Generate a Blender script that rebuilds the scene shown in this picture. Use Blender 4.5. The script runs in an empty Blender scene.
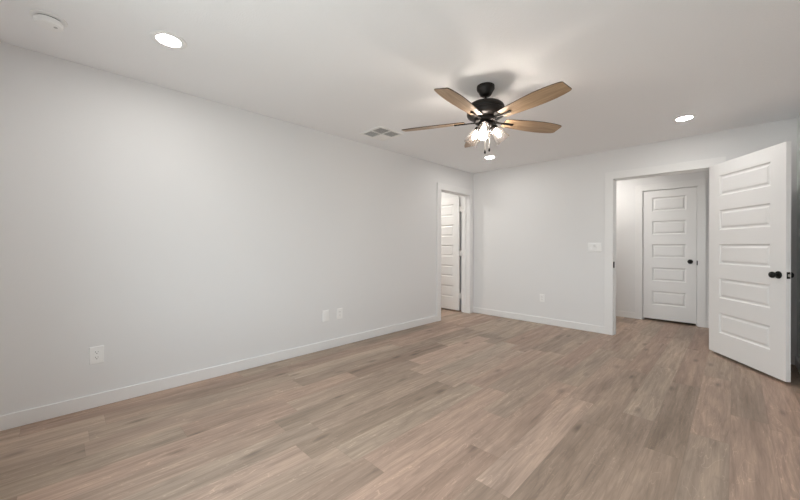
import bpy, bmesh, math, random
from mathutils import Matrix, Vector
random.seed(7)
SC = bpy.context.scene
COL = SC.collection
PI = math.pi

# ------------------------------------------------------------------ camera
CX, CH, YAW = 3.267, 1.1655, 0.781104
cam_d = bpy.data.cameras.new('camera')
cam = bpy.data.objects.new('camera', cam_d)
COL.objects.link(cam)
cam_d.sensor_width = 36.0
cam_d.lens = 337.262 / 800 * 36
cam_d.shift_y = -4.12 / 800
cam_d.clip_start = 0.02
cam.matrix_world = (Matrix.Translation((CX, 0, CH)) @ Matrix.Rotation(YAW, 4, 'Z')
                    @ Matrix.Rotation(PI / 2, 4, 'X') @ Matrix.Rotation(0.002465, 4, 'Z'))
SC.camera = cam

# ------------------------------------------------------------------ exposure, world, daylight
SC.view_settings.view_transform = 'Standard'
SC.view_settings.look = 'None'
SC.view_settings.gamma = 1.0
SC.view_settings.use_curve_mapping = False
SC.view_settings.exposure = -0.03
SC.cycles.max_bounces = 14
SC.cycles.diffuse_bounces = 8
SC.cycles.transparent_max_bounces = 12
SC.cycles.caustics_reflective = False
SC.cycles.caustics_refractive = False

SKY_STRENGTH = 9.7
RECESSED = 142.0          # radiance of the recessed lenses
BULB = 215.0              # radiance of the fan's bulbs
HALL_FILL = 330.0               # lens radiance of the added, unseen lamps in the hall and bathroom

# room measures (metres): left wall x = 0, back wall y = D, right wall x = W, front wall y = F
W, D, F, H = 3.706, 5.121, -0.42, 2.44
TH = 0.14
HY = 6.56                 # far wall of the hall
BX = -2.2                 # far wall of the bathroom
WIN = (1.15, 3.25, 0.60, 2.15)

world = bpy.data.worlds.new('daylight')
SC.world = world
world.use_nodes = True
nt = world.node_tree
nt.nodes.clear()
wo = nt.nodes.new('ShaderNodeOutputWorld')
bg = nt.nodes.new('ShaderNodeBackground')
tc = nt.nodes.new('ShaderNodeTexCoord')
sx = nt.nodes.new('ShaderNodeSeparateXYZ')
rp = nt.nodes.new('ShaderNodeValToRGB')
mp = nt.nodes.new('ShaderNodeMapRange')
nt.links.new(tc.outputs['Generated'], sx.inputs[0])
nt.links.new(sx.outputs['Z'], mp.inputs['Value'])
mp.inputs['From Min'].default_value = -1
mp.inputs['From Max'].default_value = 1
nt.links.new(mp.outputs[0], rp.inputs[0])
e = rp.color_ramp.elements
e[0].position = 0.0; e[0].color = (0.46, 0.47, 0.46, 1)
e[1].position = 1.0; e[1].color = (0.74, 0.88, 1.0, 1)
k = e.new(0.48); k.color = (0.56, 0.58, 0.57, 1)
k = e.new(0.52); k.color = (0.90, 0.96, 1.0, 1)
nt.links.new(rp.outputs[0], bg.inputs['Color'])
bg.inputs['Strength'].default_value = SKY_STRENGTH
nt.links.new(bg.outputs[0], wo.inputs['Surface'])

pl = bpy.data.lights.new('window_portal', 'AREA')
pl.shape = 'RECTANGLE'
pl.size = WIN[1] - WIN[0]
pl.size_y = WIN[3] - WIN[2]
pl.cycles.is_portal = True
po = bpy.data.objects.new('window_portal', pl)
COL.objects.link(po)
po.location = ((WIN[0] + WIN[1]) / 2, F - TH - 0.03, (WIN[2] + WIN[3]) / 2)
po.rotation_euler = (PI / 2, 0, 0)      # its -Z looks along +y, into the room


# ------------------------------------------------------------------ materials
def principled(name):
    m = bpy.data.materials.new(name)
    m.use_nodes = True
    n = m.node_tree.nodes
    return m, m.node_tree, n['Principled BSDF']


def add_bump(t, b, scale, strength, dist=0.002, detail=2.0):
    tcn = t.nodes.new('ShaderNodeTexCoord')
    nz = t.nodes.new('ShaderNodeTexNoise')
    nz.inputs['Scale'].default_value = scale
    nz.inputs['Detail'].default_value = detail
    bp = t.nodes.new('ShaderNodeBump')
    bp.inputs['Strength'].default_value = strength
    bp.inputs['Distance'].default_value = dist
    t.links.new(tcn.outputs['Object'], nz.inputs['Vector'])
    t.links.new(nz.outputs['Fac'], bp.inputs['Height'])
    t.links.new(bp.outputs['Normal'], b.inputs['Normal'])
    return nz


def simple(name, col, rough=0.5, metal=0.0, spec=0.5, bump=None, mottle=0.0):
    m, t, b = principled(name)
    b.inputs['Base Color'].default_value = (*col, 1)
    b.inputs['Roughness'].default_value = rough
    b.inputs['Metallic'].default_value = metal
    b.inputs['Specular IOR Level'].default_value = spec
    if bump:
        nz = add_bump(t, b, *bump)
        if mottle:
            mr = t.nodes.new('ShaderNodeMix')
            mr.data_type = 'RGBA'
            mr.inputs['A'].default_value = (*[c * (1 - mottle) for c in col], 1)
            mr.inputs['B'].default_value = (*[min(1, c * (1 + mottle)) for c in col], 1)
            t.links.new(nz.outputs['Fac'], mr.inputs['Factor'])
            t.links.new(mr.outputs['Result'], b.inputs['Base Color'])
    return m


M = {}
M['wall'] = simple('wall_paint', (0.772, 0.773, 0.776), 0.75, spec=0.25, bump=(170, 0.22, 0.002), mottle=0.012)
M['ceiling'] = simple('ceiling_paint', (0.903, 0.911, 0.925), 0.85, spec=0.2, bump=(120, 0.35, 0.003), mottle=0.012)
M['trim'] = simple('trim_enamel', (0.805, 0.804, 0.803), 0.38, spec=0.4, bump=(60, 0.03, 0.001))
M['door'] = simple('door_enamel', (0.805, 0.804, 0.803), 0.40, spec=0.4, bump=(90, 0.04, 0.001))
M['plastic'] = simple('white_plastic', (0.88, 0.88, 0.875), 0.30, spec=0.5, bump=(40, 0.01, 0.001))
M['slot'] = simple('slot_grey', (0.10, 0.10, 0.10), 0.6, bump=(40, 0.01, 0.001))
M['vent'] = simple('vent_enamel', (0.90, 0.895, 0.885), 0.45, bump=(50, 0.02, 0.001))
M['duct'] = simple('duct_dark', (0.52, 0.52, 0.52), 0.8, bump=(50, 0.05, 0.001))
M['black'] = simple('black_hardware', (0.008, 0.0075, 0.007), 0.45, spec=0.25, bump=(80, 0.03, 0.001))
M['bronze'] = simple('dark_bronze', (0.012, 0.0095, 0.008), 0.42, metal=0.2, spec=0.35, bump=(60, 0.04, 0.001))
M['arm'] = simple('blade_arm_black', (0.008, 0.007, 0.006), 0.7, spec=0.12, bump=(60, 0.04, 0.001))
M['strike'] = simple('strike_black', (0.006, 0.006, 0.006), 1.0, spec=0.0, bump=(60, 0.02, 0.001))
M['steel'] = simple('satin_steel', (0.62, 0.60, 0.57), 0.35, metal=1.0, bump=(80, 0.02, 0.001))
M['hinge'] = simple('painted_hinge', (0.76, 0.755, 0.74), 0.4, metal=0.1, bump=(80, 0.02, 0.001))
M['chain'] = simple('bead_chain', (0.70, 0.66, 0.60), 0.35, metal=0.8, bump=(300, 0.2, 0.001))


def emit(name, col, strength):
    m = bpy.data.materials.new(name)
    m.use_nodes = True
    t = m.node_tree
    t.nodes.clear()
    o = t.nodes.new('ShaderNodeOutputMaterial')
    em = t.nodes.new('ShaderNodeEmission')
    em.inputs['Color'].default_value = (*col, 1)
    em.inputs['Strength'].default_value = strength
    t.links.new(em.outputs[0], o.inputs['Surface'])
    return m


M['lens'] = emit('lit_lens', (1.0, 0.965, 0.92), RECESSED)
M['fill_lens_hall'] = emit('hall_fill_lens', (1.0, 0.95, 0.88), HALL_FILL)
M['fill_lens_side'] = emit('side_fill_lens', (1.0, 0.95, 0.87), HALL_FILL * 1.45)
M['bulb'] = emit('lit_bulb', (1.0, 0.93, 0.84), BULB)


def glass(name, tint, haze, rough=0.08, seed_scale=None):
    m = bpy.data.materials.new(name)
    m.use_nodes = True
    t = m.node_tree
    t.nodes.clear()
    N, L = t.nodes.new, t.links.new
    o = N('ShaderNodeOutputMaterial')
    tr = N('ShaderNodeBsdfTransparent'); tr.inputs['Color'].default_value = (*tint, 1)
    gl = N('ShaderNodeBsdfGlossy'); gl.inputs['Roughness'].default_value = rough
    lw = N('ShaderNodeLayerWeight'); lw.inputs['Blend'].default_value = 0.22
    m1 = N('ShaderNodeMixShader')
    if haze > 0:      # thick cast glass: the rim of the bell absorbs more than its middle
        lf = N('ShaderNodeLayerWeight'); lf.inputs['Blend'].default_value = 0.5
        cm = N('ShaderNodeMix'); cm.data_type = 'RGBA'
        cm.inputs['A'].default_value = (*tint, 1); cm.inputs['B'].default_value = (0.60, 0.54, 0.52, 1)
        L(lf.outputs['Facing'], cm.inputs['Factor']); L(cm.outputs['Result'], tr.inputs['Color'])
    L(lw.outputs['Facing'], m1.inputs['Fac']); L(tr.outputs[0], m1.inputs[1]); L(gl.outputs[0], m1.inputs[2])
    out = m1
    if haze > 0:
        tl = N('ShaderNodeBsdfTranslucent'); tl.inputs['Color'].default_value = (0.95, 0.92, 0.88, 1)
        m2 = N('ShaderNodeMixShader')
        L(m1.outputs[0], m2.inputs[1]); L(tl.outputs[0], m2.inputs[2])
        tcn = N('ShaderNodeTexCoord'); nz = N('ShaderNodeTexVoronoi')
        nz.inputs['Scale'].default_value = seed_scale
        mr = N('ShaderNodeMapRange')
        mr.inputs['From Min'].default_value = 0.15; mr.inputs['From Max'].default_value = 0.55
        mr.inputs['To Min'].default_value = haze * 2.2; mr.inputs['To Max'].default_value = haze * 0.4
        L(tcn.outputs['Object'], nz.inputs['Vector']); L(nz.outputs['Distance'], mr.inputs['Value'])
        L(mr.outputs[0], m2.inputs['Fac'])
        bp = N('ShaderNodeBump'); bp.inputs['Strength'].default_value = 0.5; bp.inputs['Distance'].default_value = 0.002
        L(nz.outputs['Distance'], bp.inputs['Height']); L(bp.outputs[0], gl.inputs['Normal'])
        out = m2
    L(out.outputs[0], o.inputs['Surface'])
    return m


M['shade'] = glass('seeded_glass', (0.97, 0.95, 0.94), 0.016, 0.10, 160)
M['pane'] = glass('window_glass', (0.97, 0.985, 0.98), 0.0, 0.02)


def floor_material():
    m, t, b = principled('oak_plank_floor')
    N, L = t.nodes.new, t.links.new

    def math_(op, a, bb=None, c=None):
        n = N('ShaderNodeMath'); n.operation = op
        for i, v in enumerate((a, bb, c)):
            if v is None: continue
            if isinstance(v, (int, float)): n.inputs[i].default_value = v
            else: L(v, n.inputs[i])
        return n.outputs[0]
    tcn = N('ShaderNodeTexCoord')
    sp = N('ShaderNodeSeparateXYZ'); L(tcn.outputs['Object'], sp.inputs[0])
    x, y = sp.outputs['X'], sp.outputs['Y']
    PW, PL = 0.180, 1.32
    u = math_('DIVIDE', math_('ADD', x, 10 * PW - 0.01), PW)
    row = math_('FLOOR', u); fu = math_('FRACT', u)
    w1 = N('ShaderNodeTexWhiteNoise'); w1.noise_dimensions = '1D'; L(row, w1.inputs['W'])
    v = math_('ADD', math_('DIVIDE', math_('ADD', y, 12.0), PL), math_('MULTIPLY', w1.outputs['Value'], 7.3))
    colm = math_('FLOOR', v); fv = math_('FRACT', v)
    cb = N('ShaderNodeCombineXYZ'); L(row, cb.inputs[0]); L(colm, cb.inputs[1])
    w2 = N('ShaderNodeTexWhiteNoise'); w2.noise_dimensions = '2D'; L(cb.outputs[0], w2.inputs['Vector'])
    pid = w2.outputs['Value']
    cs = N('ShaderNodeSeparateColor'); L(w2.outputs['Color'], cs.inputs[0])
    # plank tone: brown to grey-beige, with a pinkish or greyish lean of its own
    ramp = N('ShaderNodeValToRGB'); L(pid, ramp.inputs[0])
    r = ramp.color_ramp; r.interpolation = 'LINEAR'
    r.elements[0].position = 0.0; r.elements[0].color = (0.298, 0.214, 0.163, 1)
    r.elements[1].position = 1.0; r.elements[1].color = (0.450, 0.344, 0.272, 1)
    k = r.elements.new(0.35); k.color = (0.356, 0.264, 0.204, 1)
    k = r.elements.new(0.7); k.color = (0.398, 0.296, 0.231, 1)
    lean = N('ShaderNodeMix'); lean.data_type = 'RGBA'
    lean.inputs['A'].default_value = (1.05, 0.98, 0.962, 1); lean.inputs['B'].default_value = (0.955, 1.0, 0.985, 1)
    L(cs.outputs[2], lean.inputs['Factor'])
    # grain coordinates, shifted per plank
    g = N('ShaderNodeCombineXYZ')
    L(math_('ADD', x, math_('MULTIPLY', pid, 31.0)), g.inputs[0])
    L(math_('ADD', y, math_('MULTIPLY', cs.outputs[1], 17.0)), g.inputs[1])

    def noise(sx_, sy_, detail, rough, dist):
        mq = N('ShaderNodeMapping'); mq.inputs['Scale'].default_value = (sx_, sy_, 1); L(g.outputs[0], mq.inputs[0])
        nq = N('ShaderNodeTexNoise'); nq.inputs['Scale'].default_value = 1.0; nq.inputs['Detail'].default_value = detail
        nq.inputs['Roughness'].default_value = rough; nq.inputs['Distortion'].default_value = dist
        L(mq.outputs[0], nq.inputs['Vector'])
        return nq.outputs['Fac']

    def span(v, f0, f1, t0, t1):
        q = N('ShaderNodeMapRange'); L(v, q.inputs['Value'])
        q.inputs['From Min'].default_value = f0; q.inputs['From Max'].default_value = f1
        q.inputs['To Min'].default_value = t0; q.inputs['To Max'].default_value = t1
        return q.outputs[0]
    fine = noise(70, 3.6, 6, 0.72, 0.6)          # pores
    mid = noise(16, 1.1, 5, 0.6, 1.2)           # streaks
    broad = noise(6.5, 0.9, 2, 0.5, 0.8)        # dark and pale zones
    fig = noise(7.0, 0.8, 2.0, 0.5, 0.5)        # cathedral figure
    ring = math_('FRACT', math_('MULTIPLY', fig, 7.0))
    ring = math_('POWER', math_('ABSOLUTE', math_('SUBTRACT', math_('MULTIPLY', ring, 2.0), 1.0)), 6.0)
    crack = math_('ABSOLUTE', math_('SUBTRACT', noise(9.0, 1.4, 3.0, 0.6, 1.6), 0.56))
    crack = span(crack, 0.0, 0.009, 1.34, 1.0)  # pale mineral lines
    mpk = N('ShaderNodeMapping'); mpk.inputs['Scale'].default_value = (6.5, 2.3, 1); L(g.outputs[0], mpk.inputs[0])
    vk = N('ShaderNodeTexVoronoi'); vk.inputs['Scale'].default_value = 1.0; L(mpk.outputs[0], vk.inputs['Vector'])
    kn = span(vk.outputs['Distance'], 0.02, 0.20, 0.50, 1.0)   # knots
    a = span(fine, 0.32, 0.68, 0.80, 1.16)
    bb = span(mid, 0.30, 0.72, 0.80, 1.15)
    bc = span(broad, 0.30, 0.70, 0.84, 1.14)
    c = math_('MULTIPLY_ADD', ring, -0.12, 1.03)
    fac = math_('MULTIPLY', math_('MULTIPLY', a, bb), math_('MULTIPLY', bc, math_('MULTIPLY', math_('MULTIPLY', c, crack), kn)))
    eu = math_('MULTIPLY', math_('MINIMUM', fu, math_('SUBTRACT', 1.0, fu)), PW)
    ev = math_('MULTIPLY', math_('MINIMUM', fv, math_('SUBTRACT', 1.0, fv)), PL)
    em = span(math_('MINIMUM', eu, ev), 0.0004, 0.0018, 0.80, 1.0)
    fac = math_('MULTIPLY', fac, em)
    vm = N('ShaderNodeVectorMath'); vm.operation = 'SCALE'; L(ramp.outputs[0], vm.inputs[0]); L(fac, vm.inputs['Scale'])
    v2 = N('ShaderNodeVectorMath'); v2.operation = 'MULTIPLY'; L(vm.outputs[0], v2.inputs[0]); L(lean.outputs['Result'], v2.inputs[1])
    L(v2.outputs[0], b.inputs['Base Color'])
    L(span(mid, 0.3, 0.7, 0.46, 0.36), b.inputs['Roughness'])
    b.inputs['Specular IOR Level'].default_value = 0.42
    bp = N('ShaderNodeBump'); bp.inputs['Strength'].default_value = 0.10; bp.inputs['Distance'].default_value = 0.002
    L(math_('MULTIPLY', fine, em), bp.inputs['Height']); L(bp.outputs[0], b.inputs['Normal'])
    return m


def blade_material():
    m, t, b = principled('blade_wood')
    N, L = t.nodes.new, t.links.new
    tcn = N('ShaderNodeTexCoord')
    mpn = N('ShaderNodeMapping'); mpn.inputs['Scale'].default_value = (4.0, 60.0, 8.0)
    L(tcn.outputs['Object'], mpn.inputs[0])
    nz = N('ShaderNodeTexNoise'); nz.inputs['Scale'].default_value = 1.0; nz.inputs['Detail'].default_value = 5
    nz.inputs['Distortion'].default_value = 0.4
    L(mpn.outputs[0], nz.inputs['Vector'])
    rp = N('ShaderNodeValToRGB'); L(nz.outputs['Fac'], rp.inputs[0])
    rp.color_ramp.elements[0].position = 0.3; rp.color_ramp.elements[0].color = (0.270, 0.175, 0.102, 1)
    rp.color_ramp.elements[1].position = 0.72; rp.color_ramp.elements[1].color = (0.450, 0.315, 0.195, 1)
    L(rp.outputs[0], b.inputs['Base Color'])
    b.inputs['Roughness'].default_value = 0.42
    return m


M['floor'] = floor_material()
M['blade'] = blade_material()
M['blade_edge'] = simple('blade_dark_edge', (0.045, 0.028, 0.018), 0.5, bump=(60, 0.03, 0.001))


# ------------------------------------------------------------------ mesh helpers
def new_bm():
    return bmesh.new()


def box(bm, x0, x1, y0, y1, z0, z1):
    v = [bm.verts.new(p) for p in ((x0, y0, z0), (x1, y0, z0), (x1, y1, z0), (x0, y1, z0),
                                   (x0, y0, z1), (x1, y0, z1), (x1, y1, z1), (x0, y1, z1))]
    for f in ((0, 3, 2, 1), (4, 5, 6, 7), (0, 1, 5, 4), (1, 2, 6, 5), (2, 3, 7, 6), (3, 0, 4, 7)):
        bm.faces.new([v[i] for i in f])
    return v


def lathe(bm, prof, n=40, mat=None, cap=True):
    """prof: (radius, z) pairs along an axis; mat places it."""
    mat = mat or Matrix()
    rings = []
    for r, z in prof:
        rings.append([bm.verts.new(mat @ Vector((r * math.cos(2 * PI * i / n), r * math.sin(2 * PI * i / n), z))) for i in range(n)])
    for a, b in zip(rings, rings[1:]):
        for i in range(n):
            j = (i + 1) % n
            bm.faces.new((a[i], a[j], b[j], b[i]))
    if cap:
        bm.faces.new(rings[0][::-1])
        bm.faces.new(rings[-1])


def tube(bm, pts, r, n=10):
    pts = [Vector(p) for p in pts]
    rings = []
    for i, p in enumerate(pts):
        a = pts[max(i - 1, 0)]; b = pts[min(i + 1, len(pts) - 1)]
        q = (b - a).to_track_quat('Z', 'Y')
        rr = r[i] if isinstance(r, (list, tuple)) else r
        rings.append([bm.verts.new(p + q @ Vector((rr * math.cos(2 * PI * k / n), rr * math.sin(2 * PI * k / n), 0))) for k in range(n)])
    for a, b in zip(rings, rings[1:]):
        for k in range(n):
            j = (k + 1) % n
            bm.faces.new((a[k], a[j], b[j], b[k]))
    bm.faces.new(rings[0][::-1]); bm.faces.new(rings[-1])


def prism(bm, outline, z0, z1):
    lo = [bm.verts.new((x, y, z0)) for x, y in outline]
    hi = [bm.verts.new((x, y, z1)) for x, y in outline]
    bm.faces.new(lo[::-1]); bm.faces.new(hi)
    n = len(outline)
    for i in range(n):
        j = (i + 1) % n
        bm.faces.new((lo[i], lo[j], hi[j], hi[i]))


def obj(name, bm, mat, parent=None, bevel=0.0, smooth=False, loc=None, segs=2):
    bmesh.ops.recalc_face_normals(bm, faces=bm.faces)
    me = bpy.data.meshes.new(name)
    bm.to_mesh(me); bm.free()
    for mm in (mat if isinstance(mat, (list, tuple)) else [mat]):
        me.materials.append(mm)
    o = bpy.data.objects.new(name, me)
    COL.objects.link(o)
    if parent is not None:
        o.parent = parent
    if loc is not None:
        o.location = loc
    if smooth:
        for p in me.polygons:
            p.use_smooth = True
        md = o.modifiers.new('edges', 'EDGE_SPLIT'); md.split_angle = math.radians(38)
    if bevel:
        b = o.modifiers.new('bevel', 'BEVEL'); b.width = bevel; b.segments = segs; b.limit_method = 'ANGLE'
        b.angle_limit = math.radians(40)
    return o


def tag(o, label, cat, group=None, kind=None):
    o['label'] = label; o['category'] = cat
    if group: o['group'] = group
    if kind: o['kind'] = kind
    return o


def empty(name, loc, rotz=0.0):
    o = bpy.data.objects.new(name, None)
    o.empty_display_size = 0.05
    COL.objects.link(o)
    o.location = loc
    o.rotation_euler = (0, 0, rotz)
    return o


def dup(root, loc, rotz=None):
    r = root.copy(); COL.objects.link(r); r.location = loc
    if rotz is not None: r.rotation_euler = (0, 0, rotz)
    for ch in list(root.children):
        c = ch.copy(); COL.objects.link(c); c.parent = r
        for g in list(ch.children):
            d = g.copy(); COL.objects.link(d); d.parent = c
    return r


S = 'structure'
# ------------------------------------------------------------------ shell
# doorways: left wall y-range, back wall x-range, hall closet x-range (clear openings between jambs)
LY0, LY1 = 4.196, 4.994
BX0, BX1 = 2.141, 3.100
CX0, CX1 = 2.229, 2.878
DH = 2.045
JT = 0.019                # jamb board thickness
HX0, HX1 = 0.9, 4.9       # ends of the hall
BY0, BY1 = 3.3, 5.115      # ends of the bathroom

bm = new_bm(); box(bm, BX - TH, HX1 + TH, F - TH, HY + 0.9, -0.12, 0.0)
tag(obj('floor', bm, M['floor']), 'grey-brown oak plank floor running towards the far doorway', 'floor', kind=S)
bm = new_bm(); box(bm, BX - TH, HX1 + TH, F - TH, HY + 0.9, H, H + 0.12)
tag(obj('ceiling', bm, M['ceiling']), 'flat white ceiling over the whole room', 'ceiling', kind=S)

bm = new_bm()
box(bm, -TH, 0, F - TH, LY0 - JT, 0, H)
box(bm, -TH, 0, LY1 + JT, D + TH, 0, H)
box(bm, -TH, 0, LY0 - JT, LY1 + JT, DH + JT, H)
tag(obj('wall_left', bm, M['wall']), 'long white wall with three outlet plates and a doorway', 'wall', kind=S)
bm = new_bm()
box(bm, 0, BX0 - JT, D, D + TH, 0, H)
box(bm, BX1 + JT, W, D, D + TH, 0, H)
box(bm, BX0 - JT, BX1 + JT, D, D + TH, DH + JT, H)
tag(obj('wall_back', bm, M['wall']), 'far white wall with the light switch and hall doorway', 'wall', kind=S)
bm = new_bm(); box(bm, W, W + TH, F - TH, D + TH, 0, H)
tag(obj('wall_right', bm, M['wall']), 'white side wall behind the open panelled door', 'wall', kind=S)
bm = new_bm()
box(bm, 0, WIN[0], F - TH, F, 0, H); box(bm, WIN[1], W, F - TH, F, 0, H)
box(bm, WIN[0], WIN[1], F - TH, F, 0, WIN[2]); box(bm, WIN[0], WIN[1], F - TH, F, WIN[3], H)
tag(obj('wall_front', bm, M['wall']), 'white window wall opposite the hall doorway', 'wall', kind=S)
# hall
bm = new_bm()
box(bm, HX0 - TH, CX0 - JT, HY, HY + TH, 0, H); box(bm, CX1 + JT, HX1 + TH, HY, HY + TH, 0, H)
box(bm, CX0 - JT, CX1 + JT, HY, HY + TH, DH + JT, H)
tag(obj('wall_hall', bm, M['wall']), 'white hall wall around the closed closet door', 'wall', kind=S)
bm = new_bm()
box(bm, HX0 - TH, HX0, D + TH, HY, 0, H); box(bm, HX1, HX1 + TH, D + TH, HY, 0, H)
box(bm, W + TH, HX1, D + TH - 0.1, D + TH, 0, H)
tag(obj('wall_hall_end', bm, M['wall']), 'white end walls closing the hall', 'wall', kind=S)
bm = new_bm()
box(bm, CX0 - 0.2, CX1 + 0.2, HY + 0.75, HY + 0.85, 0, H)
box(bm, CX0 - 0.3, CX0 - 0.2, HY + TH, HY + 0.85, 0, H); box(bm, CX1 + 0.2, CX1 + 0.3, HY + TH, HY + 0.85, 0, H)
tag(obj('wall_closet', bm, M['wall']), 'white inner walls of the hall closet', 'wall', kind=S)
# bathroom beyond the left doorway
bm = new_bm()
box(bm, BX - TH, BX, BY0 - TH, BY1 + TH, 0, H)
box(bm, BX, -TH, BY0 - TH, BY0, 0, H); box(bm, BX, -TH, BY1, BY1 + TH, 0, H)
box(bm, -TH, 0, D + TH, BY1 + TH, 0, H)
tag(obj('wall_side_room', bm, M['wall']), 'white walls of the side room past the left doorway', 'wall', kind=S)

# baseboards
BH, BT = 0.096, 0.013
CW, CT = 0.100, 0.017     # casing width and thickness


def baseboard(name, pieces, label):
    bm = new_bm()
    for p in pieces:
        box(bm, *p, 0.0, BH)
    tag(obj(name, bm, M['trim'], bevel=0.004), label, 'baseboard', kind=S)


baseboard('baseboard_left', [(0, BT, F, LY0 - CW)], 'white baseboard along the long left wall')
baseboard('baseboard_back', [(0, BX0 - CW, D - BT, D), (BX1 + CW, W - BT, D - BT, D)], 'white baseboard along the far wall')
baseboard('baseboard_right', [(W - BT, W, F, D)], 'white baseboard along the wall behind the open door')
baseboard('baseboard_front', [(BT, W - BT, F, F + BT)], 'white baseboard under the window')
baseboard('baseboard_hall', [(HX0, CX0 - CW, HY - BT, HY), (CX1 + CW, HX1, HY - BT, HY),
                             (HX0, BX0 - CW, D + TH, D + TH + BT), (BX1 + CW, HX1, D + TH, D + TH + BT)],
          'white baseboard in the hall beside the closet door')


def frame_mesh(lo, hi, faces, depth0, depth1, to, stop):
    """Casing on the given wall faces plus jambs; built with u along the wall, w through it, then mapped by to(u,w)."""
    bm = new_bm()

    def b(u0, u1, w0, w1, z0, z1):
        (xa, ya), (xb, yb) = to(u0, w0), to(u1, w1)
        box(bm, min(xa, xb), max(xa, xb), min(ya, yb), max(ya, yb), z0, z1)
    for w0, w1 in faces:
        b(lo - CW, lo - 0.005, w0, w1, 0, DH + 0.005)
        b(hi + 0.005, hi + CW, w0, w1, 0, DH + 0.005)
        b(lo - CW, hi + CW, w0, w1, DH + 0.005, DH + CW)
    b(lo - JT, lo, depth0, depth1, 0, DH)
    b(hi, hi + JT, depth0, depth1, 0, DH)
    b(lo - JT, hi + JT, depth0, depth1, DH, DH + JT)
    if stop:
        s0, s1 = stop
        b(lo, lo + 0.011, s0, s1, 0, DH); b(hi - 0.011, hi, s0, s1, 0, DH); b(lo + 0.011, hi - 0.011, s0, s1, DH - 0.011, DH)
    return bm


bm = frame_mesh(LY0, LY1, [(0, CT), (-TH - CT, -TH)], -TH, 0, lambda u, w: (w, u), (-0.10, -0.065))
tag(obj('trim_1', bm, M['trim'], bevel=0.002), 'white casing and jambs of the doorway in the long left wall', 'door trim', kind=S)
bm = frame_mesh(BX0, BX1, [(D - CT, D), (D + TH, D + TH + CT)], D, D + TH, lambda u, w: (u, w), (D + 0.04, D + 0.075))
tag(obj('trim_2', bm, M['trim'], bevel=0.002), 'white casing and jambs of the hall doorway beside the open door', 'door trim', kind=S)
bm = frame_mesh(CX0, CX1, [(HY - CT, HY)], HY, HY + TH, lambda u, w: (u, w), (HY + 0.04, HY + 0.075))
tag(obj('trim_3', bm, M['trim'], bevel=0.002), 'white casing around the closed closet door in the hall', 'door trim', kind=S)

bm = new_bm()
box(bm, BX0 - 0.0005, BX0 + 0.0020, D - CT - 0.001, D + 0.070, 0.884, 0.964)
o = obj('strike_plate', bm, M['strike'], bpy.data.objects['trim_2'], bevel=0.0006)
o['label'] = 'black strike plate'
bm = new_bm()
box(bm, CX1 - 0.0015, CX1 + 0.0100, HY - CT - 0.0015, HY + 0.03, 0.895, 0.960)
o = obj('strike_plate', bm, M['strike'], bpy.data.objects['trim_3'], bevel=0.0006)
o['label'] = 'black strike plate'


# ------------------------------------------------------------------ doors
def slab_mesh(w, h, t, margin, zs):
    bm = new_bm()
    xs = [0, margin, w - margin, w]
    zz = [0] + [z for pr in zs for z in pr] + [h]
    for y0, sgn in ((0.0, 1), (t, -1)):
        for i in range(3):
            for j in range(len(zz) - 1):
                x0, x1, z0, z1 = xs[i], xs[i + 1], zz[j], zz[j + 1]
                if i == 1 and j % 2 == 1:
                    rings = []
                    for ins, dep in ((0, 0), (0.003, 0.0015), (0.010, 0.0100), (0.016, 0.0112), (0.024, 0.0112), (0.038, 0.0040), (0.042, 0.0030)):
                        y = y0 + sgn * dep
                        rings.append([bm.verts.new(p) for p in ((x0 + ins, y, z0 + ins), (x1 - ins, y, z0 + ins), (x1 - ins, y, z1 - ins), (x0 + ins, y, z1 - ins))])
                    for a, b in zip(rings, rings[1:]):
                        for q in range(4):
                            r = (q + 1) % 4
                            bm.faces.new((a[q], a[r], b[r], b[q]))
                    bm.faces.new(rings[-1])
                else:
                    bm.faces.new([bm.verts.new(p) for p in ((x0, y0, z0), (x1, y0, z0), (x1, y0, z1), (x0, y0, z1))])
    for j in range(len(zz) - 1):
        for x in (0, w):
            bm.faces.new([bm.verts.new(p) for p in ((x, 0, zz[j]), (x, t, zz[j]), (x, t, zz[j + 1]), (x, 0, zz[j + 1]))])
    for i in range(3):
        for z in (0, h):
            bm.faces.new([bm.verts.new(p) for p in ((xs[i], 0, z), (xs[i + 1], 0, z), (xs[i + 1], t, z), (xs[i], t, z))])
    bmesh.ops.remove_doubles(bm, verts=bm.verts, dist=1e-5)
    return bm


ZS = [(0.222, 0.438), (0.592, 0.805), (0.955, 1.168), (1.318, 1.531), (1.681, 1.898)]
DT = 0.035


def knob(parent, x, y, z, out):
    """Egg knob with a round rosette; out = -1 points along local -y, +1 along +y."""
    m = Matrix.Translation((x, y, z)) @ Matrix.Rotation(PI / 2 * (1 if out < 0 else -1), 4, 'X')
    bm = new_bm()
    lathe(bm, [(0.0325, 0), (0.0325, 0.005), (0.029, 0.0085), (0.012, 0.010), (0.0105, 0.026), (0.015, 0.031), (0.024, 0.036),
               (0.0275, 0.044), (0.0275, 0.050), (0.024, 0.058), (0.015, 0.0635), (0.004, 0.065)], 28, m)
    o = obj('knob', bm, M['black'], parent, smooth=True)
    o['label'] = 'black round knob'
    return o


def hinge(parent, x, y, z, mat):
    bm = new_bm()
    lathe(bm, [(0.006, -0.046), (0.0065, -0.044), (0.0065, 0.044), (0.006, 0.046)], 14, Matrix.Translation((x, y, z)))
    box(bm, x - 0.003, x + 0.022, y - 0.0012, y + 0.0012, z - 0.044, z + 0.044)
    return obj('hinge', bm, mat, parent, smooth=True)


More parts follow.
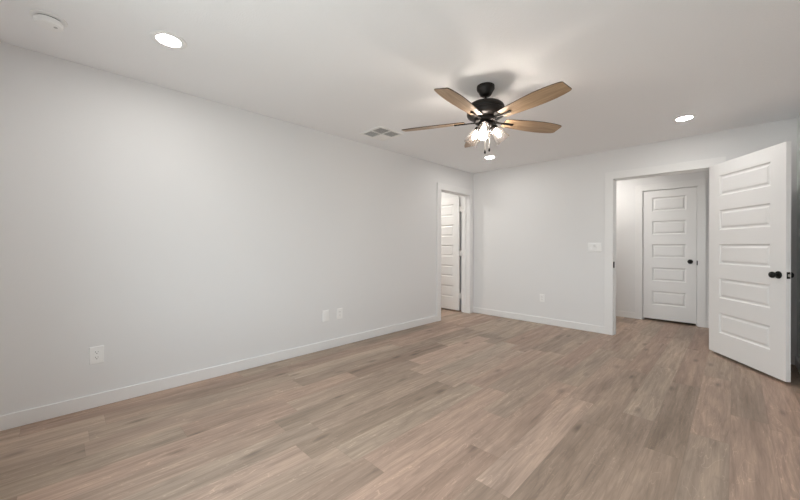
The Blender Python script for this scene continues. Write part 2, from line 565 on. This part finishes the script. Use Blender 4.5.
# door_1: leaf of the left doorway, swung 90 degrees into the side room
d = obj('door_1', slab_mesh(0.785, 2.025, DT, 0.120, ZS), M['door'])
d.location = (-0.204, 4.985, 0.020); d.rotation_euler = (0, 0, PI)
d.location.y = 5.018
tag(d, 'white five-panel door swung away through the left doorway', 'door', kind=S)
for z in (0.26, 1.02, 1.80):
    bm = new_bm()
    box(bm, -0.064, 0.0, 0.0235, 0.0275, z - 0.044, z + 0.044)
    lathe(bm, [(0.006, -0.046), (0.0065, -0.044), (0.0065, 0.044), (0.006, 0.046)], 14, Matrix.Translation((-0.030, 0.0205, z)))
    obj('hinge', bm, M['hinge'], d, smooth=True)
knob(d, 0.72, 0.0, 0.905, -1)
knob(d, 0.72, DT, 0.905, 1)

# door_2: wide open leaf of the hall doorway
ang = math.atan2(4.318 - 5.085, 3.577 - 3.068)
d = obj('door_2', slab_mesh(0.9205, 2.03, DT, 0.151, ZS), M['door'], bevel=0)
d.location = (3.068, 5.085, 0.025); d.rotation_euler = (0, 0, ang)
tag(d, 'white five-panel door standing wide open into the room', 'door', kind=S)
knob(d, 0.852, 0.0, 0.898, -1)
knob(d, 0.852, DT, 0.898, 1)
bm = new_bm(); box(bm, 0.9195, 0.9217, 0.005, 0.030, 0.870, 0.927)
lp = obj('latch_plate', bm, M['black'], d, bevel=0.0006); lp['label'] = 'black latch plate'
bm = new_bm(); box(bm, 0.9217, 0.931, 0.011, 0.024, 0.888, 0.909)
lb = obj('latch_bolt', bm, M['steel'], lp, bevel=0.002); lb['label'] = 'silver latch bolt'
for z in (0.24, 1.0, 1.80):
    hinge(d, 0.006, DT + 0.006, z, M['hinge'])

# door_3: closed closet door in the hall
d = obj('door_3', slab_mesh(0.641, 2.007, DT, 0.113, ZS), M['door'])
d.location = (CX0 + 0.003, HY + 0.003, 0.034)
tag(d, 'closed white five-panel closet door across the hall', 'door', kind=S)
knob(d, 0.572, 0.0, 0.908, -1)
for z in (0.26, 1.02, 1.82):
    bm = new_bm()
    lathe(bm, [(0.0062, -0.046), (0.0068, -0.044), (0.0068, 0.044), (0.0062, 0.046)], 14, Matrix.Translation((-0.003, -0.0075, z)))
    obj('hinge', bm, M['hinge'], d, smooth=True)

# ------------------------------------------------------------------ window behind the camera (lets the daylight in)
wn = empty('window_1', ((WIN[0] + WIN[1]) / 2, F - 0.08, WIN[2]))
tag(wn, 'wide white window letting daylight into the room', 'window', kind=S)
hw, hh = (WIN[1] - WIN[0]) / 2, WIN[3] - WIN[2]
bm = new_bm()
for a, b_ in ((-hw, -hw + 0.04), (hw - 0.04, hw), (-0.025, 0.025)):
    box(bm, a, b_, -0.03, 0.03, 0, hh)
box(bm, -hw, hw, -0.03, 0.03, 0, 0.04); box(bm, -hw, hw, -0.03, 0.03, hh - 0.04, hh)
obj('window_frame', bm, M['trim'], wn)
for s in (-1, 1):
    bm = new_bm(); c = s * hw / 2
    box(bm, c - hw / 2 + 0.03, c + hw / 2 - 0.03, -0.003, 0.003, 0.04, hh - 0.04)
    obj('window_pane', bm, M['pane'], wn)
bm = new_bm(); box(bm, -hw - 0.05, hw + 0.05, 0.03, 0.12, -0.02, 0.0)
obj('window_sill', bm, M['trim'], wn, bevel=0.003)

# ------------------------------------------------------------------ ceiling fan
FX, FY = 1.857, 2.387
fan = tag(empty('ceiling_fan', (FX, FY, H)), 'dark bronze ceiling fan with five wood blades and three lit glass shades', 'ceiling fan')
bm = new_bm()
lathe(bm, [(0.068, 0.0), (0.069, -0.004), (0.069, -0.024), (0.067, -0.031), (0.057, -0.046), (0.050, -0.060), (0.043, -0.074), (0.030, -0.083), (0.014, -0.086)], 48)
obj('canopy', bm, M['bronze'], fan, smooth=True)
bm = new_bm(); lathe(bm, [(0.0095, -0.080), (0.0095, -0.136)], 24)
obj('downrod', bm, M['bronze'], fan, smooth=True)
bm = new_bm()
lathe(bm, [(0.018, -0.128), (0.060, -0.132), (0.100, -0.139), (0.124, -0.149), (0.138, -0.161), (0.145, -0.175), (0.146, -0.188), (0.143, -0.194),
           (0.143, -0.199), (0.147, -0.204), (0.147, -0.226), (0.141, -0.241), (0.122, -0.253), (0.092, -0.261), (0.070, -0.264)], 64)
obj('motor_housing', bm, M['bronze'], fan, smooth=True)
bm = new_bm()
lathe(bm, [(0.086, -0.262), (0.090, -0.266), (0.090, -0.284), (0.084, -0.290), (0.070, -0.292)], 48)
obj('flywheel', bm, M['bronze'], fan, smooth=True)


def half_width(s):
    pts = [(0, .049), (.08, .054), (.25, .0640), (.45, .0725), (.62, .0760), (.76, .0740), (.88, .0670), (.95, .0605), (.985, .0550), (1.0, .047)]
    for (a, wa), (b, wb) in zip(pts, pts[1:]):
        if s <= b:
            return wa + (wb - wa) * (s - a) / (b - a)
    return pts[-1][1]


R0, R1 = 0.165, 0.694
ss = [0, .04, .08, .16, .25, .35, .45, .54, .62, .69, .76, .82, .88, .92, .95, .97, .985, 1.0]
top = [(R0 + (R1 - R0) * s, half_width(s)) for s in ss]
bot = [(x, -y) for x, y in reversed(top)]
AZ = -82.9
BZ = -0.276
blade_me = arm_me = None
for kk in range(5):
    az = math.radians(AZ + (0, 68.6, 144, 216, 288)[kk])
    rot = Matrix.Rotation(az, 4, 'Z') @ Matrix.Translation((0, 0, BZ)) @ Matrix.Rotation(math.radians(-12), 4, 'X')
    if blade_me is None:
        bm = new_bm(); prism(bm, top + bot, -0.0035, 0.0035)
        bmesh.ops.recalc_face_normals(bm, faces=bm.faces)
        o = obj('blade', bm, [M['blade'], M['blade_edge']], fan, bevel=0.0012)
        for p in o.data.polygons:
            p.material_index = 0 if abs(p.normal.z) > 0.5 else 1
        blade_me = o
        bm = new_bm()
        # blade iron: narrow bar under the blade, with a forked, upturned end and a root lug
        prism(bm, [(0.075, -0.016), (0.12, -0.0085), (0.235, -0.0075), (0.250, -0.004), (0.250, 0.004), (0.235, 0.0075), (0.12, 0.0085), (0.075, 0.016)], -0.0125, -0.0045)
        prism(bm, [(0.232, -0.011), (0.249, -0.011), (0.252, -0.006), (0.252, 0.006), (0.249, 0.011), (0.232, 0.011)], -0.0125, -0.0036)
        a = obj('blade_arm', bm, M['arm'], o, bevel=0.001)
        arm_me = a
    else:
        o = blade_me.copy(); COL.objects.link(o); o.parent = fan
        a = arm_me.copy(); COL.objects.link(a); a.parent = o
    o.matrix_local = rot

# light kit
bm = new_bm()
lathe(bm, [(0.058, -0.290), (0.062, -0.296), (0.062, -0.314), (0.056, -0.326), (0.040, -0.336), (0.022, -0.342), (0.012, -0.350), (0.006, -0.352)], 48)
obj('light_kit', bm, M['bronze'], fan, smooth=True)
shade_prof = [(0.0300, 0.000), (0.0335, 0.008), (0.0370, 0.020), (0.0425, 0.040), (0.0480, 0.062), (0.0530, 0.086), (0.0570, 0.108), (0.0590, 0.122)]
for az_d in (-66, 54, 174):
    az = math.radians(az_d)
    # local frame: +Z runs down the shade's axis, outwards and down
    tilt = math.radians(180 - 40)
    mm = Matrix.Rotation(az, 4, 'Z') @ Matrix.Translation((0.060, 0, -0.318)) @ Matrix.Rotation(tilt, 4, 'Y')
    bm = new_bm()
    lathe(bm, [(0.013, -0.012), (0.020, -0.004), (0.029, 0.004), (0.032, 0.016), (0.032, 0.024), (0.020, 0.026)], 32)
    h = obj('lamp_holder', bm, M['bronze'], fan, smooth=True); h.matrix_local = mm
    bm = new_bm(); T_ = 0.003
    prof = [(r, z + 0.020) for r, z in shade_prof]
    lathe(bm, prof + [(r - T_, z) for r, z in reversed(prof)] + [prof[0]], 40, cap=False)
    s = obj('lamp_shade', bm, M['shade'], h, smooth=True)
    s['label'] = 'clear seeded glass bell shade'
    bm = new_bm()
    lathe(bm, [(0.008, 0.026), (0.010, 0.034), (0.013, 0.048), (0.0155, 0.064), (0.016, 0.074), (0.0135, 0.088), (0.008, 0.097), (0.003, 0.100)], 24)
    b_ = obj('bulb', bm, M['bulb'], h, smooth=True)
    b_['label'] = 'lit warm bulb'

# pull chains
vx, vy = 0.7, 0.71
for off, ln, fwd in ((-0.004, 0.180, 0.030), (0.030, 0.158, 0.012)):
    px_, py_ = off * 0.71 + fwd * 0.5, off * 0.705 - fwd * 0.86
    bm = new_bm(); tube(bm, [(px_, py_, -0.336), (px_, py_, -0.336 - ln)], 0.0016, 8)
    for q in range(int(ln / 0.006)):
        bmesh.ops.create_icosphere(bm, subdivisions=1, radius=0.0023, matrix=Matrix.Translation((px_, py_, -0.338 - q * 0.006)))
    ch = obj('pull_chain', bm, M['chain'], fan)
    bm = new_bm()
    lathe(bm, [(0.002, 0.002), (0.0045, -0.004), (0.0075, -0.014), (0.008, -0.022), (0.0055, -0.029), (0.002, -0.031)], 16, Matrix.Translation((px_, py_, -0.336 - ln)))
    fb = obj('pull_fob', bm, M['bronze'], ch, smooth=True)
    fb['label'] = 'small dark chain fob'


# ------------------------------------------------------------------ recessed lights
def recessed(loc, label, lens='lens'):
    t = tag(empty('recessed_light', loc), label, 'ceiling light', 'round recessed ceiling lights')
    bm = new_bm()
    lathe(bm, [(0.0625, -0.0005), (0.095, -0.0005), (0.0955, -0.003), (0.090, -0.0062), (0.074, -0.0078), (0.0645, -0.0060), (0.0625, -0.0030), (0.0625, -0.0005)], 56, cap=False)
    obj('trim_ring', bm, M['plastic'], t, smooth=True)
    bm = new_bm()
    lathe(bm, [(0.0622, -0.0010), (0.0622, -0.0035), (0.058, -0.0050), (0.040, -0.0056), (0.002, -0.0058)], 48)
    l = obj('lens', bm, M[lens], t, smooth=True); l['label'] = 'glowing round lens'
    return t


first = recessed((0.772, 0.474, H), 'lit recessed light nearest the smoke detector')
for (x, y, lab) in ((2.912, 4.356, 'lit recessed light on the ceiling in front of the hall doorway and open door'),
                    (0.775, 4.335, 'lit recessed light beyond the fan, close to the far left corner'),
                    (2.912, 0.474, 'lit recessed light overhead near the window wall, beside the camera')):
    tag(dup(first, (x, y, H)), lab, 'ceiling light', 'round recessed ceiling lights')
recessed((1.75, 5.92, H), 'added unseen fill light in the hall ceiling', 'fill_lens_hall')  # unseen lamp, added to brighten the hall
recessed((-1.0, 4.35, H), 'added unseen fill light in the side room ceiling', 'fill_lens_side')  # unseen lamp, added to light the side room and its open door

# ------------------------------------------------------------------ smoke detector
sd = tag(empty('smoke_detector', (0.530, -0.045, H)), 'white round smoke detector on the ceiling near the left wall', 'smoke detector')
bm = new_bm(); lathe(bm, [(0.074, -0.0003), (0.076, -0.003), (0.075, -0.008), (0.070, -0.010), (0.05, -0.010)], 56)
obj('base_plate', bm, M['plastic'], sd, smooth=True)
bm = new_bm(); lathe(bm, [(0.052, -0.010), (0.052, -0.022)], 48)
o = obj('sensor_gap', bm, M['slot'], sd, smooth=True); o['label'] = 'dark sensing slit'
bm = new_bm(); lathe(bm, [(0.046, -0.0160), (0.059, -0.0165), (0.0610, -0.020), (0.060, -0.036), (0.055, -0.045), (0.044, -0.0495), (0.020, -0.051), (0.002, -0.051)], 56)
obj('housing', bm, M['plastic'], sd, smooth=True)
bm = new_bm()
lathe(bm, [(0.0085, -0.0490), (0.0085, -0.0520), (0.007, -0.0528), (0.001, -0.0530)], 20, Matrix.Translation((0.020, 0.026, 0)))
obj('test_button', bm, simple('button_grey', (0.45, 0.45, 0.44), 0.4, bump=(40, 0.02, 0.001)), sd, smooth=True)

# ------------------------------------------------------------------ ceiling air vent
av = tag(empty('air_vent', (0.416, 2.574, H)), 'square white four-way air vent on the ceiling beyond the fan blade', 'air vent')
A = 0.180
bm = new_bm()
box(bm, -A, A, -A, -A + 0.030, -0.008, -0.0003); box(bm, -A, A, A - 0.030, A, -0.008, -0.0003)
box(bm, -A, -A + 0.030, -A + 0.030, A - 0.030, -0.008, -0.0003); box(bm, A - 0.030, A, -A + 0.030, A - 0.030, -0.008, -0.0003)
box(bm, -0.006, 0.006, -A + 0.030, A - 0.030, -0.008, -0.0003); box(bm, -A + 0.030, A - 0.030, -0.006, 0.006, -0.008, -0.0003)
obj('vent_frame', bm, M['vent'], av, bevel=0.0015)
bm = new_bm(); box(bm, -A + 0.02, A - 0.02, -A + 0.02, A - 0.02, -0.0012, -0.0002)
o = obj('duct_opening', bm, M['duct'], av); o['label'] = 'dark duct behind the louvres'


def louvre_bank(cx, cy, axis, tilt):
    bm = new_bm(); hs = 0.070; n = 6
    for i in range(n):
        c = -hs + (i + 0.5) * 2 * hs / n
        v = box(bm, -hs, hs, -0.0085, 0.0085, -0.0006, 0.0006)
        m = Matrix.Translation((0, c, -0.0062)) @ Matrix.Rotation(math.radians(tilt), 4, 'X')
        if axis == 'y': m = Matrix.Rotation(PI / 2, 4, 'Z') @ m
        m = Matrix.Translation((cx, cy, 0)) @ m
        bmesh.ops.transform(bm, matrix=m, verts=v)
    obj('louvre_bank', bm, M['vent'], av)


q = 0.0775
louvre_bank(-q, -q, 'x', 32)
louvre_bank(q, -q, 'y', 32)
louvre_bank(q, q, 'x', 32)
louvre_bank(-q, q, 'y', -32)


# ------------------------------------------------------------------ wall plates: built facing local +x, standing on x = 0
def plate(name, loc, rotz, w, h, label, cat, group=None):
    t = tag(empty(name, loc, rotz), label, cat, group)
    bm = new_bm()
    v = box(bm, 0.0004, 0.0062, -w / 2, w / 2, -h / 2, h / 2)
    for vv in v:
        if vv.co.x > 0.003:
            vv.co.y *= 1 - 0.006 / w; vv.co.z *= 1 - 0.006 / h
    obj('cover_plate', bm, M['plastic'], t, bevel=0.0012)
    return t


def receptacle(t, z):
    bm = new_bm()
    out = []
    for i in range(32):
        a = 2 * PI * i / 32
        out.append((0.0168 * math.cos(a), max(-0.0135, min(0.0135, 0.0172 * math.sin(a)))))
    v0 = len(bm.verts)
    prism(bm, out, 0.0060, 0.0078)
    bmesh.ops.transform(bm, matrix=Matrix.Translation((0, 0, z)) @ Matrix(((0, 0, 1, 0), (1, 0, 0, 0), (0, 1, 0, 0), (0, 0, 0, 1))), verts=bm.verts)
    r = obj('receptacle', bm, M['plastic'], t, bevel=0.0004)
    bm = new_bm()
    box(bm, 0.0072, 0.0081, -0.0082, -0.0058, z - 0.001, z + 0.0085)
    box(bm, 0.0072, 0.0081, 0.0058, 0.0080, z + 0.0005, z + 0.0080)
    lathe(bm, [(0.0028, 0.0072), (0.0028, 0.0081)], 12, Matrix.Translation((0, 0, z - 0.0075)) @ Matrix.Rotation(PI / 2, 4, 'Y'))
    s = obj('socket_slot', bm, M['slot'], r); s['label'] = 'dark slots'


def screw(t, y, z):
    bm = new_bm()
    lathe(bm, [(0.003, 0.006), (0.003, 0.0068), (0.0012, 0.0072)], 12, Matrix.Translation((0, y, z)) @ Matrix.Rotation(PI / 2, 4, 'Y'))
    obj('screw', bm, M['plastic'], t, smooth=True)


def outlet(loc, rotz, label, w=0.080, h=0.124):
    t = plate('wall_outlet', loc, rotz, w, h, label, 'outlet', 'white duplex wall outlets')
    receptacle(t, 0.0195); receptacle(t, -0.0195); screw(t, 0, 0)
    return t


outlet((0, 0.189, 0.374), 0, 'white duplex outlet low on the left wall, closest to the window end')
outlet((0, 2.298, 0.375), 0, 'white duplex outlet low on the left wall, right beside the blank plate')
outlet((1.210, D, 0.385), -PI / 2, 'white duplex outlet low on the far wall below the light switch', 0.072, 0.116)
t = plate('blank_plate', (0, 2.108, 0.377), 0, 0.082, 0.126, 'plain white blank wall plate next to an outlet on the left wall', 'wall plate')
bm = new_bm(); box(bm, 0.0058, 0.0085, -0.0165, 0.0165, -0.0335, 0.0335)
obj('blank_insert', bm, M['plastic'], t, bevel=0.0012)
screw(t, 0, 0.048); screw(t, 0, -0.048)

t = plate('light_switch', (1.917, D, 1.152), -PI / 2, 0.163, 0.120, 'white triple rocker light switch beside the hall doorway', 'light switch')
for i, yy in enumerate((-0.046, 0.0, 0.046)):
    bm = new_bm()
    tip = 0.0150
    prism_pts = [(0.0058, -0.033), (tip if i != 1 else 0.0075, -0.033), (0.0070, 0.0), (0.0075 if i != 1 else tip, 0.033), (0.0058, 0.033)]
    lo = [bm.verts.new((x, yy - 0.0165, z)) for x, z in prism_pts]
    hi = [bm.verts.new((x, yy + 0.0165, z)) for x, z in prism_pts]
    bm.faces.new(lo); bm.faces.new(hi[::-1])
    for a_ in range(5):
        b2 = (a_ + 1) % 5
        bm.faces.new((lo[a_], lo[b2], hi[b2], hi[a_]))
    obj('rocker', bm, M['plastic'], t, bevel=0.0006)
